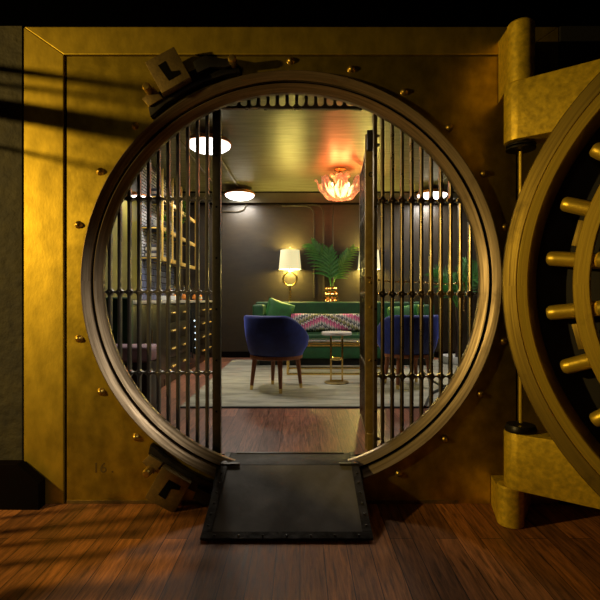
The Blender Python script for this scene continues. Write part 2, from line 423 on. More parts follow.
# wall of the vault: plate with a round hole, brass frame round it
HR = 1.09
def plate_with_hole(x0, x1, z0, z1, y0, y1, r, n=96):
    mb = MB(); inner, outer = [], []
    for i in range(n):
        a = 2*PI*i/n+PI/n; c, s_ = math.cos(a), math.sin(a)
        inner.append((XC+r*c, ZC+r*s_))
        ts = []
        if c > 1e-9: ts.append((x1-XC)/c)
        if c < -1e-9: ts.append((x0-XC)/c)
        if s_ > 1e-9: ts.append((z1-ZC)/s_)
        if s_ < -1e-9: ts.append((z0-ZC)/s_)
        t = min(ts); outer.append((XC+t*c, ZC+t*s_))
    # snap nearest outer points to the corners
    for cx in (x0, x1):
        for cz in (z0, z1):
            k = min(range(n), key=lambda q: (outer[q][0]-cx)**2+(outer[q][1]-cz)**2); outer[k] = (cx, cz)
    bm = mb.bm
    V = lambda p, y: bm.verts.new((p[0], y, p[1]))
    fi = [V(p, y0) for p in inner]; fo = [V(p, y0) for p in outer]; bi = [V(p, y1) for p in inner]; bo = [V(p, y1) for p in outer]
    for i in range(n):
        j = (i+1) % n
        bm.faces.new((fi[i], fi[j], fo[j], fo[i])); bm.faces.new((bi[j], bi[i], bo[i], bo[j]))
        bm.faces.new((fi[j], fi[i], bi[i], bi[j])); bm.faces.new((fo[i], fo[j], bo[j], bo[i]))
    return mb
PX0, PX1 = -1.214, 1.124
ZT0, ZT1 = 2.336, 2.48
vault = struct('wall_front', plate_with_hole(PX0, PX1, 0, ZT0-.008, 0, .02, HR), M['brass_plate'])
struct('wall_inner_front', plate_with_hole(-2, 3.5, -.02, 2.7, .02, .2, HR+.012), M['gap'])
FX0 = -1.4375; FX1 = 1.345; TW = .2085
m_ = MB().prism([(FX0, 0), (FX0+TW, 0), (FX0+TW, ZT0), (FX0, ZT1)], 'Y', -.006, .02, .004)
struct('trim_1', m_, M['brass_trim'])
m_ = MB().prism([(FX0+.001, ZT1), (FX0+TW+.001, ZT0), (FX1-TW-.001, ZT0), (FX1-.001, ZT1)], 'Y', -.006, .02, .004)
struct('trim_2', m_, M['brass_trim'])
m_ = MB().prism([(FX1, 0), (FX1-TW, 0), (FX1-TW, ZT0), (FX1, ZT1)], 'Y', -.006, .02, .004)
struct('trim_3', m_, M['brass_trim'])
struct('wall_corner', MB().box(-2, FX0-.004, -.012, .02, 0, 2.48), M['plaster'])
struct('wall_corner_right', MB().box(FX1+.004, 3.5, -.012, .02, 0, 2.48), M['dark_wall'])
struct('baseboard_left', MB().prism([(-2, 0), (-1.318, 0), (-1.318, .137), (-1.432, .232), (-2, .232)], 'Y', -.075, -.013, .004), M['black_base'])
struct('baseboard_front', MB().box(PX0, PX1-.3, -.004, 0, 0, .018, .002), M['lug'])
# rivets round the ring, every 15 degrees
RV = 1.146
for k in range(24):
    if k == 12: continue
    a = k*15+(-.8 if abs(k-12) > 6 else .2)
    c = (XC+RV*math.cos(R(a)), -.0, ZC+RV*math.sin(R(a)))
    if c[2] < .06: continue
    MB().lathe([(.0, -.02), (.009, -.018), (.016, -.011), (.019, -.002), (.021, -.0005)], c, 'Y', 14).build('rivet', M['rivet'], vault)
# painted number on the plate
def text_part(txt, size, loc, m, parent):
    cu = bpy.data.curves.new('stencilled_number', 'FONT'); cu.body = txt; cu.size = size; cu.extrude = .0006
    t = bpy.data.objects.new('t', cu); COL.objects.link(t)
    bpy.context.view_layer.update()
    me = bpy.data.meshes.new_from_object(t.evaluated_get(bpy.context.evaluated_depsgraph_get()))
    bpy.data.objects.remove(t)
    o = bpy.data.objects.new('stencilled_number', me); COL.objects.link(o); o.parent = parent
    me.materials.clear(); me.materials.append(m)
    o.rotation_euler = (PI/2, 0, 0); o.location = loc
    return o
M['ink'] = mat('faded_ink', (.12, .075, .012), rough=.6, metal=.3)
p = wpt(92.5, 472.5)
text_part('16 .', .075, (p.x, -.0012, p.z), M['ink'], vault)

# ------------------------------------------------------------------ the steel ring round the opening
ring = thing('vault_ring', 'large round stepped bronze ring framing the vault opening', 'ring', (XC, 0, ZC))
def lring(name, prof, m, n=128, ang=25):
    return MB().lathe(prof, (0, 0, 0), 'Y', n, True).build(name, m, ring, True, ang)
lring('outer_band', [(1.087, .018), (1.087, -.026), (1.082, -.03), (1.049, -.008), (1.045, -.003), (1.045, .018)], M['bronze'])
lring('groove', [(1.045, .06), (1.045, .04), (1.032, .04), (1.032, .06)], M['bronze_side'])
lring('inner_band', [(1.032, .055), (1.032, .0), (1.028, -.004), (1.0, .022), (.994, .031), (.994, .055)], M['bronze'])
lring('tunnel_liner', [(1.0, .055), (1.03, .055), (1.09, .12), (1.098, .2), (1.085, .2), (1.06, .12)], M['black_steel'])

# ------------------------------------------------------------------ locking lugs bolted to the ring
def lug(sign, label):
    t = thing('locking_lug', label, 'latch', (0, 0, 0), 0, 'bronze locking lugs bolted on the vault ring')
    def w(px, py):
        if sign < 0: py = 562-py
        q = wpt(px, py); return (q.x, q.z)
    base = [w(151, 111), w(160, 97), w(175, 86), w(193, 75), w(214, 66), w(240, 69), (w(241, 76)), w(225, 79), w(205, 86), w(185, 96), w(168, 107), w(153, 120)]
    MB().prism(base, 'Y', -.045, -.001, .003).build('base_strip', M['black_steel'], t)
    jaw = [w(151, 72), w(179, 57), w(186, 70), w(179, 74), w(176, 68.5), w(165, 74.5), w(173, 90), w(184, 84), w(181, 79), w(188, 74.5), w(195, 86), w(167.5, 102)]
    # solid block; black sheet on its face gives the shade of an L-shaped recess
    MB().prism([w(151, 72), w(179, 57), w(195, 86), w(167.5, 102)], 'Y', -.1, -.046, .004).build('block', M['lug'], t)
    MB().prism([w(164, 75.5), w(171, 71), w(176.5, 81), w(184.5, 80), w(186, 83.5), w(174.5, 90)], 'Y', -.1018, -.1001).build('slot_shade', M['gap'], t)
    MB().prism([w(196, 69), w(208, 62.5), w(226, 66), w(236, 65), w(239, 71), (w(228, 74)), w(213, 74), w(200, 80)], 'Y', -.075, -.046, .003).build('cam_plate', M['black_steel'], t)
    for q in ((153, 96), (235, 69)):
        x, z = w(*q)
        MB().lathe([(0, -.115), (.015, -.113), (.021, -.105), (.021, -.002)], (x, 0, z), 'Y', 16).build('bolt_head', M['rivet'], t)
    x0, z0 = w(150, 108); x1, z1 = w(166, 97)
    MB().prism([w(146, 104), w(157, 92), w(166, 103), w(153, 111)], 'Y', -.06, -.002, .003).build('foot', M['lug'], t)
lug(1, 'bronze locking lug with slotted block at upper left of the vault ring')
lug(-1, 'bronze locking lug with slotted block low on the ring beside the ramp')

# ------------------------------------------------------------------ gates
GY = .14   # plane of fixed grilles
GR = 1.036
def bar_mesh(x, z0, z1, rails, s=.0535, hw=.0085, y0=-.017, y1=.017):
    ws = s/2-hw; e = .005
    zs = {z0, z1}
    for zr in rails:
        for sg in (-1, 1):
            zs.add(zr+sg*e)
            for k in range(0, 7):
                u = ws*(1-math.cos(k*PI/12)); zs.add(zr+sg*(e+u))
    zs = sorted(z for z in zs if z0-1e-6 <= z <= z1+1e-6)
    def half(z):
        h = hw
        for zr in rails:
            u = abs(z-zr)-e
            if u <= 0: return s/2-.0005
            if u < ws: h = max(h, s/2-math.sqrt(max(0, ws*ws-(ws-u)**2)))
        return h
    mb = MB(); bm = mb.bm; rows = []
    for z in zs:
        h = half(z)
        c = .0042
        rows.append([bm.verts.new((x+p, q, z)) for p, q in ((-h+c, y0), (h-c, y0), (h, y0+c), (h, y1-c), (h-c, y1), (-h+c, y1), (-h, y1-c), (-h, y0+c))])
    for a, b in zip(rows, rows[1:]):
        for j in range(8): bm.faces.new((a[j], a[(j+1) % 8], b[(j+1) % 8], b[j]))
    bm.faces.new(rows[0][::-1]); bm.faces.new(rows[-1])
    return mb
def chord(x, r=GR):
    v = r*r-(x-XC)**2
    return math.sqrt(v) if v > 0 else 0
def arc_piece(a0, a1, r0, r1, y0, y1, n=40):
    pts = [(XC+r1*math.cos(a0+(a1-a0)*i/n), ZC+r1*math.sin(a0+(a1-a0)*i/n)) for i in range(n+1)]
    pts += [(XC+r0*math.cos(a1+(a0-a1)*i/n), ZC+r0*math.sin(a1+(a0-a1)*i/n)) for i in range(n+1)]
    mb = MB(); bm = mb.bm
    m = n+1; A = [bm.verts.new((p[0], y0, p[1])) for p in pts]; B = [bm.verts.new((p[0], y1, p[1])) for p in pts]
    for i in range(n):
        o0, o1, i0, i1 = i, i+1, 2*m-1-i, 2*m-2-i
        bm.faces.new((A[o0], A[o1], A[i1], A[i0])); bm.faces.new((B[o1], B[o0], B[i0], B[i1]))
        bm.faces.new((A[o1], A[o0], B[o0], B[o1])); bm.faces.new((A[i0], A[i1], B[i1], B[i0]))
    bm.faces.new((A[0], A[-1], B[-1], B[0])); bm.faces.new((A[n], B[n], B[n+1], A[n+1]))
    return mb
def grille(side, xpost, rails, label, pw):
    GM = M['bar_shaded'] if side < 0 else M['gate']  # one metal in both grilles; left copy carries its shade in the colour
    t = thing('barred_grille', label, 'grille', (0, GY, 0), 0, 'fixed bar grilles in the vault opening')
    zt = ZC+chord(xpost)-.004
    pm = MB().box(xpost-pw/2, xpost+pw/2, -.02, .02, ZI+.001, zt, .003)
    pm.build('post', M['gate_shaded'] if side < 0 else M['gate_post'], t)
    for k in range(6):
        MB().lathe([(.0, -.0245), (.005, -.0235), (.006, -.02)], (xpost, 0, .45+k*.28), 'Y', 10).build('screw', M['gap'], t)
    i = 1
    while True:
        x = xpost+side*(.0535*i+(pw/2-.022))
        c = chord(x)
        if c < .12: break
        z0, z1 = max(ZC-c, ZI+.002), ZC+c
        bar_mesh(x, z0, z1, rails).build('bar', GM, t, False)
        i += 1
    for zr in rails:
        xe = XC+side*math.sqrt(GR*GR-(zr-ZC)**2)
        a, b = sorted((xpost+side*pw*.4, xe))
        MB().box(a, b, -.013, .013, zr-.006, zr+.006, .002).build('crossrail', GM, t)
        n = int((b-a)/.0535)
        for k in range(1, n+1):
            x = xpost+side*(.0535*k+(pw/2-.022))
            if a < x < b: MB().sphere((x, -.0135, zr), .0085, 10, (1, .7, 1)).build('collar', GM, t)
    aa = math.asin((ZI+.01-ZC)/GR); top = math.acos((xpost-XC)/GR) if side > 0 else PI-math.acos((XC-xpost)/GR)
    if side > 0: m2 = arc_piece(aa, top, GR, GR+.014, -.02, .015)
    else: m2 = arc_piece(top, PI-aa, GR, GR+.014, -.02, .015)
    m2.build('curved_frame', GM, t)
    return t
grille(-1, -.4575, (1.617, 1.104, .66), 'fixed bar grille on the left of the gateway, before the bar counter', .044)
grille(1, .413, (1.606, 1.093, .641), 'fixed golden-lit bar grille on the right of the gateway, beside the open gate leaf', .02)
# transom of short bars over the gateway
tr = thing('transom_grille', 'shallow arched grille of short bars at top of the round opening', 'grille', (0, GY, 0))
ZTR = 2.118
xe = math.sqrt(GR**2-(ZTR-ZC)**2)
MB().box(XC-xe, XC+xe, -.014, .014, ZTR-.008, ZTR+.006, .002).build('crossrail', M['gate'], tr)
for k in range(-7, 7):
    x = XC+.026+.0525*k
    c = chord(x)
    if ZC+c < ZTR+.02: continue
    bar_mesh(x, ZTR, ZC+c, (ZTR,), s=.0525).build('bar', M['gate'], tr, False)
a1 = math.asin((ZTR-ZC)/GR)
arc_piece(a1, PI-a1, GR, GR+.014, -.02, .015).build('curved_frame', M['gate'], tr)
# gate leaf, standing open into the room
LW = .82
leaf_a = math.atan2(.82, .058)
leaf = thing('gate_leaf', 'open barred gate leaf swung inward, seen edge-on in the gateway', 'gate', (.398, .215, 0), leaf_a)
Z0, Z1 = ZI+.012, 2.0
MB().box(-.008, .02, -.028, .028, Z0, Z1, .003).build('hinge_stile', M['stile_lit'], leaf)
MB().box(LW-.025, LW, -.012, .012, Z0, Z1, .003).build('lock_stile', M['gate'], leaf)
for zr in (Z0+.015, .65, 1.1, 1.61, Z1-.015):
    MB().box(.02, LW-.025, -.008, .008, zr-.011, zr+.011, .002).build('crossrail', M['gate'], leaf)
for k in range(1, 15):
    bar_mesh(.02+.0517*k, Z0+.02, Z1-.02, (.65, 1.1, 1.61), s=.0517, y0=-.009, y1=.009).build('bar', M['gate'], leaf, False)
for za, zb, nm in ((Z1-.1, Z1+.012, 'top_bolt'), (Z0+.0, Z0+.1, 'foot_bolt')):
    h = MB().box(-.04, -.009, -.033, .02, za, zb, .004).build(nm, M['stile_lit'] if nm == 'foot_bolt' else M['gate_shaded'], leaf)
    for q in (.25, .7):
        z = za+(zb-za)*q
        MB().cyl((-.03, -.03, z), (-.03, -.05, z), .009, 10).build('knob', M['gate'], h)
MB().torus((-.0085, -.004, 1.77), .011, .003, 'X', 16, 6).build('keyhole_ring', M['black_steel'], leaf)
for z in (1.02, 1.16, .72):
    MB().sphere((-.01, .0, z), .008, 10).build('stud', M['rivet'], leaf)
# chain slung across the right-hand grille
ch = MB(); A = at(366, 277, 2.6); B = at(464, 282, 2.6); nl = 46
pts = []
for i in range(nl+1):
    t = i/nl; p = A.lerp(B, t); p.z -= .02*math.sin(PI*t)+.006*math.sin(9*t); pts.append(p)
for i in range(14):
    p = B.copy(); p.z -= .0115*(i+1); p.x += .004*math.sin(i); pts.append(p)
for i, (a, b) in enumerate(zip(pts, pts[1:])):
    c = (a+b)/2; d = (b-a).normalized()
    q = d.to_track_quat('X', 'Z').to_matrix().to_4x4() @ Matrix.Rotation(PI/2*(i % 2)+.4, 4, 'X') @ Matrix.Diagonal((1.35, .9, 1, 1))
    ch.torus(c, .0062, .0019, 'Z', 10, 5, q)
tag(ch.build('chain', M['gold'], None), 'thin brass chain slung across the right bar grille with a loose end', 'chain')

# ------------------------------------------------------------------ ramp
rp = thing('steel_ramp', 'dark riveted steel ramp leading up over the vault sill', 'ramp', (0, 0, 0))
yb, yt = -.38, -.02
XB0, XB1, XT0, XT1 = -.438, .321, -.411, .303
zb_, zt_ = .004, .203
def rpt(u, v, h=0):      # u across 0..1, v up the slope 0..1
    x0 = XB0+(XT0-XB0)*v; x1 = XB1+(XT1-XB1)*v
    n = Vector((0, -(zt_-zb_), yt-yb)).normalized()
    return Vector((x0+(x1-x0)*u, yb+(yt-yb)*v, zb_+(zt_-zb_)*v))+n*h
def slab(u0, u1, v0, v1, h0, h1, u0b=None, u1b=None):
    mb = MB()
    vs = [rpt(u0, v0, h0), rpt(u1, v0, h0), rpt(u1, v1, h0), rpt(u0, v1, h0), rpt(u0, v0, h1), rpt(u1, v0, h1), rpt(u1, v1, h1), rpt(u0, v1, h1)]
    mb._add(vs, [(3, 2, 1, 0), (4, 5, 6, 7), (0, 1, 5, 4), (1, 2, 6, 5), (2, 3, 7, 6), (3, 0, 4, 7)])
    bmesh.ops.bevel(mb.bm, geom=list(mb.bm.edges), offset=.0015, segments=2, affect='EDGES')
    return mb
slab(0, 1, 0, 1, 0, .008).build('plate', M['ramp'], rp)
slab(0, .055, .085, .985, .008, .015).build('edge_strip', M['ramp_edge'], rp)
slab(.945, 1, .085, .985, .008, .015).build('edge_strip', M['ramp_edge'], rp)
slab(0, 1, 0, .085, .008, .015).build('toe_strip', M['ramp_edge'], rp)
for u in (.027, .973):
    for v in (.16, .3, .44, .58, .72, .86):
        p = rpt(u, v, .015); MB().sphere(p, .006, 10, (1, 1, .6)).build('rivet', M['ramp_edge'], rp)
for k in range(7):
    p = rpt(.08+.84*k/6, .04, .015); MB().sphere(p, .006, 10, (1, 1, .6)).build('rivet', M['ramp_edge'], rp)
MB().box(XT0, XT1, yt-.004, .165, .203, .211, .002).build('landing_plate', M['landing'], rp)
for sx_, xx in ((1, XT0), (-1, XT1)):
    MB().box(min(xx, xx+sx_*.1), max(xx, xx+sx_*.1), yt-.012, yt+.012, .208, .219, .003).build('hinge_strap', M['ramp_edge'], rp)
    MB().box(min(xx, xx+sx_*.03), max(xx, xx+sx_*.03), yt+.0125, .16, .208, .217, .002).build('edge_strip', M['ramp_edge'], rp)
MB().box(XT0+.06, XT1-.06, .145, .165, .2105, .216, .002).build('end_strip', M['ramp_edge'], rp)
for xx in (XB0+.012, XB1-.012):
    w_ = .006
    MB().prism([(yb+.03, .001), (yt, .001), (yt, zt_-.012), (yb+.03, zb_+.006)], 'X', xx-w_ if xx < 0 else xx-w_-.012, xx+w_+.012 if xx < 0 else xx+w_).build('side_skirt', M['black_steel'], rp)

# ------------------------------------------------------------------ vault door, swung open to the right
TH = R(38)
DR = 1.11
DC = Vector((.86+DR*math.cos(TH), 1.97-DR*math.sin(TH)+CAMY, 1.12))
door = thing('vault_door', 'massive round brass vault door swung open with radial locking bolts', 'vault door', DC, -TH)
def dring(name, prof, m, n=128, par=None, ang=30):
    return MB().lathe(prof, (0, 0, 0), 'Y', n, True).build(name, m, par or door, True, ang)
dring('rim', [(DR, .16), (DR, .012), (DR-.006, .004), (1.052, .0), (1.048, .006), (1.048, .16)], M['door_rim'])
dring('inner_flange', [(1.047, .16), (1.047, -.004), (1.042, -.008), (1.008, -.004), (1.004, .002), (1.004, .16)], M['door_brass'])
MB().lathe([(0, .15), (1.003, .15), (1.003, .19), (0, .19)], (0, 0, 0), 'Y', 96).build('back_plate', M['door_dark'], door)
dring('carrier_ring', [(.845, .03), (.845, .0), (.842, -.003), (.79, -.003), (.787, .0), (.787, .03)], M['door_brass'])
MB().lathe([(0, .03), (.1, .028), (.34, .04), (.36, .06), (.36, .149), (0, .149)], (0, 0, 0), 'Y', 64).build('hub_plate', M['door_rim'], door)
nb = 26
for k in range(nb):
    a = 2*PI*(k+.5)/nb; c, s_ = math.cos(a), math.sin(a)
    def P3(r, y): return Vector((r*c, y, r*s_))
    rad = .031
    MB().tube([P3(.70, .078), P3(.92, .078), P3(.944, .078), P3(.954, .078), P3(.958, .078)], [rad, rad, rad*.95, rad*.72, rad*.3], 16).build('locking_bolt', M['bolt'], door)
    MB().tube([P3(.775, -.02), P3(.772, -.02), P3(.765, -.02), P3(.745, -.02), P3(.62, -.02)], [rad*.3, rad*.72, rad*.95, rad, rad], 14).build('bolt_rod', M['bolt'], door)
    a2 = 2*PI*k/nb; w_ = R(3.4); pts2 = []
    for r_, q in ((.868, -w_), (.868, w_), (.79, w_), (.79, -w_)): pts2.append((r_*math.cos(a2+q), r_*math.sin(a2+q)))
    if k % 2 == 0: MB().prism(pts2, 'Y', .032, .05, .002).build('guide_plate', M['door_rim'], door)
# hinge arms behind the rim
PXL, PYL = -1.085, .238     # hinge axis in door space
def arm(z0, z1, name):
    pts2 = [(PXL, PYL-.073), (-.2, .192), (-.2, .3), (PXL, PYL+.073)]
    for k in range(1, 9):
        q = PI/2+PI*k/9; pts2.append((PXL+.073*math.cos(q), PYL+.073*math.sin(q)))
    return MB().prism(pts2, 'Z', z0-DC.z, z1-DC.z, .006).build(name, M['hinge'], door)
arm(1.79, 2.055, 'hinge_arm'); arm(.196, .452, 'hinge_arm')
for z in (1.777, 1.762):
    MB().lathe([(.03, z-.006-DC.z), (.064, z-.005-DC.z), (.066, z-DC.z), (.064, z+.005-DC.z), (.03, z+.006-DC.z)], (PXL, PYL, 0), 'Z', 28).build('washer', M['black_steel'], door)
MB().lathe([(.068, .452-DC.z), (.07, .462-DC.z), (.062, .482-DC.z), (.03, .484-DC.z)], (PXL, PYL, 0), 'Z', 28).build('bearing_cup', M['black_steel'], door)
HX = DC.x+PXL*math.cos(TH)+PYL*math.sin(TH); HY = DC.y-PXL*math.sin(TH)+PYL*math.cos(TH)
pin = MB().cyl((HX, HY, .49), (HX, HY, 1.75), .0085, 14).build('hinge_pin', M['bolt'], None)
tag(pin, 'thin upright brass hinge pin between the two vault door hinge arms', 'pin')
def bracket(z0, z1, zw0, zw1, label, HX=HX, HY=HY, xw=1.03):
    t = thing('hinge_bracket', label, 'hinge', (0, 0, 0), 0, 'brass hinge brackets of the vault door')
    r_ = .06
    MB().lathe([(0, z0), (r_-.004, z0), (r_, z0+.004), (r_, z1-.012), (r_-.006, z1-.004), (r_-.02, z1), (0, z1+.002)], (HX, HY, 0), 'Z', 32).build('knuckle', M['hinge'], t)
    mb = MB()
    pl = [(xw, -.007), (HX-r_+.0005, HY), (HX+r_, HY), (1.2, -.007)]
    vs = [Vector((x, y, (zw0 if i in (0, 3) else z0+.001))) for i, (x, y) in enumerate(pl)]+[Vector((x, y, (zw1 if i in (0, 3) else z1-.02))) for i, (x, y) in enumerate(pl)]
    mb._add(vs, [(3, 2, 1, 0), (4, 5, 6, 7), (0, 1, 5, 4), (1, 2, 6, 5), (2, 3, 7, 6), (3, 0, 4, 7)])
    mb.build('bracket', M['hinge'], t, False)
bracket(2.058, 2.346, 2.08, 2.40, 'upper brass hinge bracket with round knuckle on the vault wall')
bracket(.001, .192, .001, .15, 'lower brass hinge bracket standing at the floor under the door arm', .997, -.215, .992)

# ------------------------------------------------------------------ the lounge behind (setting)
DB = 6.89; YB = DB+CAMY
XL, XR = -1.75, 2.75
ZCL = 2.667
struct('floor_inner', MB().box(XL, XR, .17, YB, .1, ZI), M['floor_in'])
struct('ceiling_inner', MB().box(XL, XR, .2, YB, ZCL, ZCL+.1), M['ceil_in'])
struct('wall_back', MB().box(XL-.1, XR+.1, YB, YB+.1, 0, ZCL+.1), M['wall_in'])
struct('wall_side', MB().box(XL-.1, XL, .2, YB, 0, ZCL+.1), M['wall_in'])
struct('wall_side_right', MB().box(XR, XR+.1, .2, YB, 0, ZCL+.1), M['wall_in'])
struct('trim_4', MB().box(XL, XR, YB-.06, YB, 2.5, ZCL-.012, .004), M['cornice'])
struct('trim_5', MB().box(XL, XR, YB-.075, YB, 2.483, 2.5, .003), M['black_base'])
struct('trim_6', MB().box(XL, XR, YB-.07, YB, ZCL-.018, ZCL, .002), M['black_base'])
struct('baseboard_back', MB().box(-1.3, XR, YB-.02, YB, ZI, ZI+.09, .004), M['black_base'])
# side wall panels: wall paint tinted as lamplit, mosaic, tile
def dY(d): return d+CAMY
struct('trim_7', MB().box(XL, XL+.012, dY(3.2), dY(5.05), 1.065, 2.2), M['lamplit_wall'])
struct('trim_8', MB().box(XL, XL+.014, dY(5.06), dY(6.35), 1.54, 2.6), M['mosaic'])
struct('trim_9', MB().box(XL, XL+.014, dY(5.06), dY(6.35), 1.065, 1.54), M['tile'])

# rug
rug = thing('rug', 'large beige streaked wool rug on the lounge floor', 'rug', (0, 0, 0))
MB().box(-.955, 2.3, dY(3.68), dY(6.55), ZI+.001, ZI+.013, .004).build('pile', M['rug'], rug)
MB().box(-.955, 2.3, dY(3.655), dY(3.679), ZI+.001, ZI+.011, .003).build('binding', M['rug_edge'], rug)
ZR = ZI+.0135

# ------------------------------------------------------------------ lighting fixtures
def ceiling_light(x, d, label):
    t = thing('ceiling_light', label, 'ceiling light', (x, dY(d), ZCL), 0, 'round white ceiling lights in the lounge')
    MB().lathe([(0, -.001), (.06, -.001), (.06, -.05), (0, -.05)], (0, 0, 0), 'Z', 24).build('mount', M['conduit'], t)
    MB().lathe([(.0, -.05), (.2, -.055), (.222, -.085), (.224, -.1), (.21, -.1), (.19, -.075), (0, -.07)], (0, 0, 0), 'Z', 40).build('rim', M['copper'], t)
    MB().lathe([(.208, -.101), (.2, -.118), (.16, -.145), (.09, -.165), (0, -.172)], (0, 0, 0), 'Z', 40).build('diffuser', M['white_light'], t)
    return t
CL = [(-.885, 4.48, 'white dish ceiling light nearest the gateway, above the bar'),
      (-.865, 6.62, 'white dish ceiling light near the back wall, over the left of the sofa'),
      (1.9, 6.62, 'white dish ceiling light behind the right bar grille'),
      (1.9, 4.48, 'added unseen white dish ceiling light at right of the lounge')]  # added out of sight to light the right side of the lounge
for c in CL: ceiling_light(*c)
sc_ = thing('wall_light', 'small white dish wall light high on the bar wall', 'wall light', (XL, dY(4.62), 2.09))
MB().lathe([(0, .013), (.04, .013), (.04, .03), (0, .03)], (0, 0, .04), 'X', 20).build('back_plate', M['copper'], sc_)
MB().tube([(.03, 0, .04), (.1, 0, .05), (.12, 0, .03)], .008, 8).build('arm', M['copper'], sc_)
MB().lathe([(0, .032), (.09, .02), (.1, 0), (.094, 0), (0, .02)], (.13, 0, 0), 'Z', 24).build('dish', M['copper'], sc_)
MB().lathe([(.093, -.001), (.07, -.02), (0, -.03)], (.13, 0, 0), 'Z', 24).build('diffuser', M['white_light'], sc_)

# conduits
def conduit(pts, r, m, label, name='wall_mounted_conduit', n=8):
    tag(MB().tube(pts, r, n).build(name, m, None), label, 'conduit', None, 'thing')
zc_ = ZCL-.012
conduit([(-.915, dY(4.6), zc_-.004), (-.89, dY(5.6), zc_-.004), (-.87, dY(6.45), zc_-.004)], .0125, M['bright_conduit'], 'bright ceiling conduit running between the two left dish lights', 'ceiling_conduit')
conduit([(-1.22, dY(4.0), zc_-.004), (-1.18, dY(6.75), zc_-.004)], .0125, M['bright_conduit'], 'bright ceiling conduit nearer the bar wall, passing left of the dish lights', 'ceiling_conduit')
conduit([(1.9, dY(4.6), zc_), (1.9, dY(6.38), zc_)], .009, M['bright_conduit'], 'bright ceiling conduit leading to the dish light behind the right grille', 'ceiling_conduit')
yw = YB-.014
def wp(px, py): q = at(px, py, DB-.014); return (q.x, yw, q.z)
conduit([wp(282, 205.5), wp(305, 205.5), wp(310, 207), wp(313, 210), wp(314, 215), wp(314, 298)], .012, M['conduit'], 'conduit bending down the back wall, left of the palm fronds')
conduit([wp(296, 204.2), wp(317, 204.8), wp(321.5, 207), wp(323.5, 212), wp(323.5, 298)], .012, M['conduit'], 'conduit bending down the back wall behind the palm fronds')
conduit([wp(333, 203), wp(333, 298)], .012, M['conduit'], 'straight upright conduit on the back wall right above the palm')
conduit([wp(222, 211.5), wp(238, 211.5), wp(243, 210), wp(246, 206), wp(246.5, 202)], .014, M['conduit'], 'bent conduit on the back wall under the far left dish light')

# chandelier
CHD = 5.65
chx = 40*CHD/F
chd = thing('chandelier', 'pink blown-glass leaf chandelier glowing under the ceiling', 'chandelier', (chx, dY(CHD), ZCL))
MB().lathe([(0, -.001), (.075, -.001), (.075, -.012), (.03, -.03), (.02, -.12), (0, -.12)], (0, 0, 0), 'Z', 24).build('canopy', M['gold'], chd)
MB().cyl((0, 0, -.1), (0, 0, -.33), .012, 10).build('stem', M['gold'], chd)
def petal(ang, ln, hw, curl, inner=False):
    mb = MB(); bm = mb.bm; rows = []; n = 14; w = 9
    for i in range(n+1):
        t = i/n
        if inner: r_ = .02+.1*t; z = -.2+.13*math.sin(t*PI*.55)-.02*t
        else:
            r_ = .02+ln*math.sin(t*PI*.53)*1.0
            z = -.385+.30*(t**1.9)
            if t > .8: z -= curl*((t-.8)/.2)**2*.06; r_ += curl*((t-.8)/.2)*.035
        hwid = hw*(math.sin(PI*min(1, .12+t*.8))**.7)
        row = []
        for j in range(w):
            u = -1+2*j/(w-1)
            rr = r_-abs(u)*.0+.012*math.cos(u*PI*2.5)
            tz = z+.014*math.cos(u*PI*2.5)*.6+.012*math.sin(t*16)*abs(u)
            x = rr; y = u*hwid
            row.append(bm.verts.new((x*math.cos(ang)-y*math.sin(ang), x*math.sin(ang)+y*math.cos(ang), tz)))
        rows.append(row)
    for a, b in zip(rows, rows[1:]):
        for j in range(w-1): bm.faces.new((a[j], a[j+1], b[j+1], b[j]))
    bmesh.ops.solidify(bm, geom=list(bm.faces), thickness=.006)
    return mb
for k in range(8):
    petal(2*PI*k/8+.0, .25, .085, 1.0).build('glass_leaf', M['petal'], chd)
for k in range(6):
    petal(2*PI*k/6+.3, .1, .05, 0, True).build('glass_leaf', M['petal'], chd)
M['bulb'] = lit_mat('lit_bulb', (1, .8, .5), 3)
for sx_ in (-1, 1):
    MB().lathe([(0, 0), (.012, .01), (.016, .03), (.008, .055), (0, .065)], (sx_*.1, -.06, -.24), 'Z', 12).build('bulb', M['bulb'], chd)

# ------------------------------------------------------------------ console, lamps, palm in vase
con = thing('console_table', 'narrow dark console table behind the green sofa', 'table', (.43, dY(6.72), ZI))
MB().box(-1.0, 1.0, -.14, .14, .74, .77, .004).build('tabletop', M['brown_wood'], con)
for sx_ in (-.96, .96):
    for sy_ in (-.11, .11): MB().box(sx_-.02, sx_+.02, sy_-.02, sy_+.02, 0, .739, .003).build('leg', M['brown_wood'], con)
ZCO = ZI+.771
def table_lamp(x, label):
    t = thing('table_lamp', label, 'lamp', (x, dY(6.72), ZCO), 0, 'brass ring table lamps behind the sofa')
    MB().lathe([(0, 0), (.085, 0), (.085, .015), (.07, .022), (0, .024)], (0, 0, 0), 'Z', 28).build('base', M['gold'], t)
    MB().cyl((0, 0, .02), (0, 0, .295), .02, 14).build('stem', M['gold'], t)
    MB().torus((0, 0, .397), .1, .0135, 'Y', 36, 10).build('ring', M['gold'], t)
    MB().cyl((0, 0, .5), (0, 0, .85), .008, 10).build('rod', M['gold'], t)
    MB().sphere((0, 0, .858), .012, 10).build('finial', M['gold'], t)
    sh = MB().lathe([(.163, .535), (.138, .815), (.134, .815), (.159, .535)], (0, 0, 0), 'Z', 36, True)
    sh.build('lamp_shade', M['shade'], t)
    return t
LX = [(290-300)*6.72/F, (369-300)*6.72/F]
table_lamp(LX[0], 'lit brass ring table lamp in the open, left of the palm vase')
table_lamp(LX[1], 'lit brass ring table lamp partly hidden by the open gate leaf')

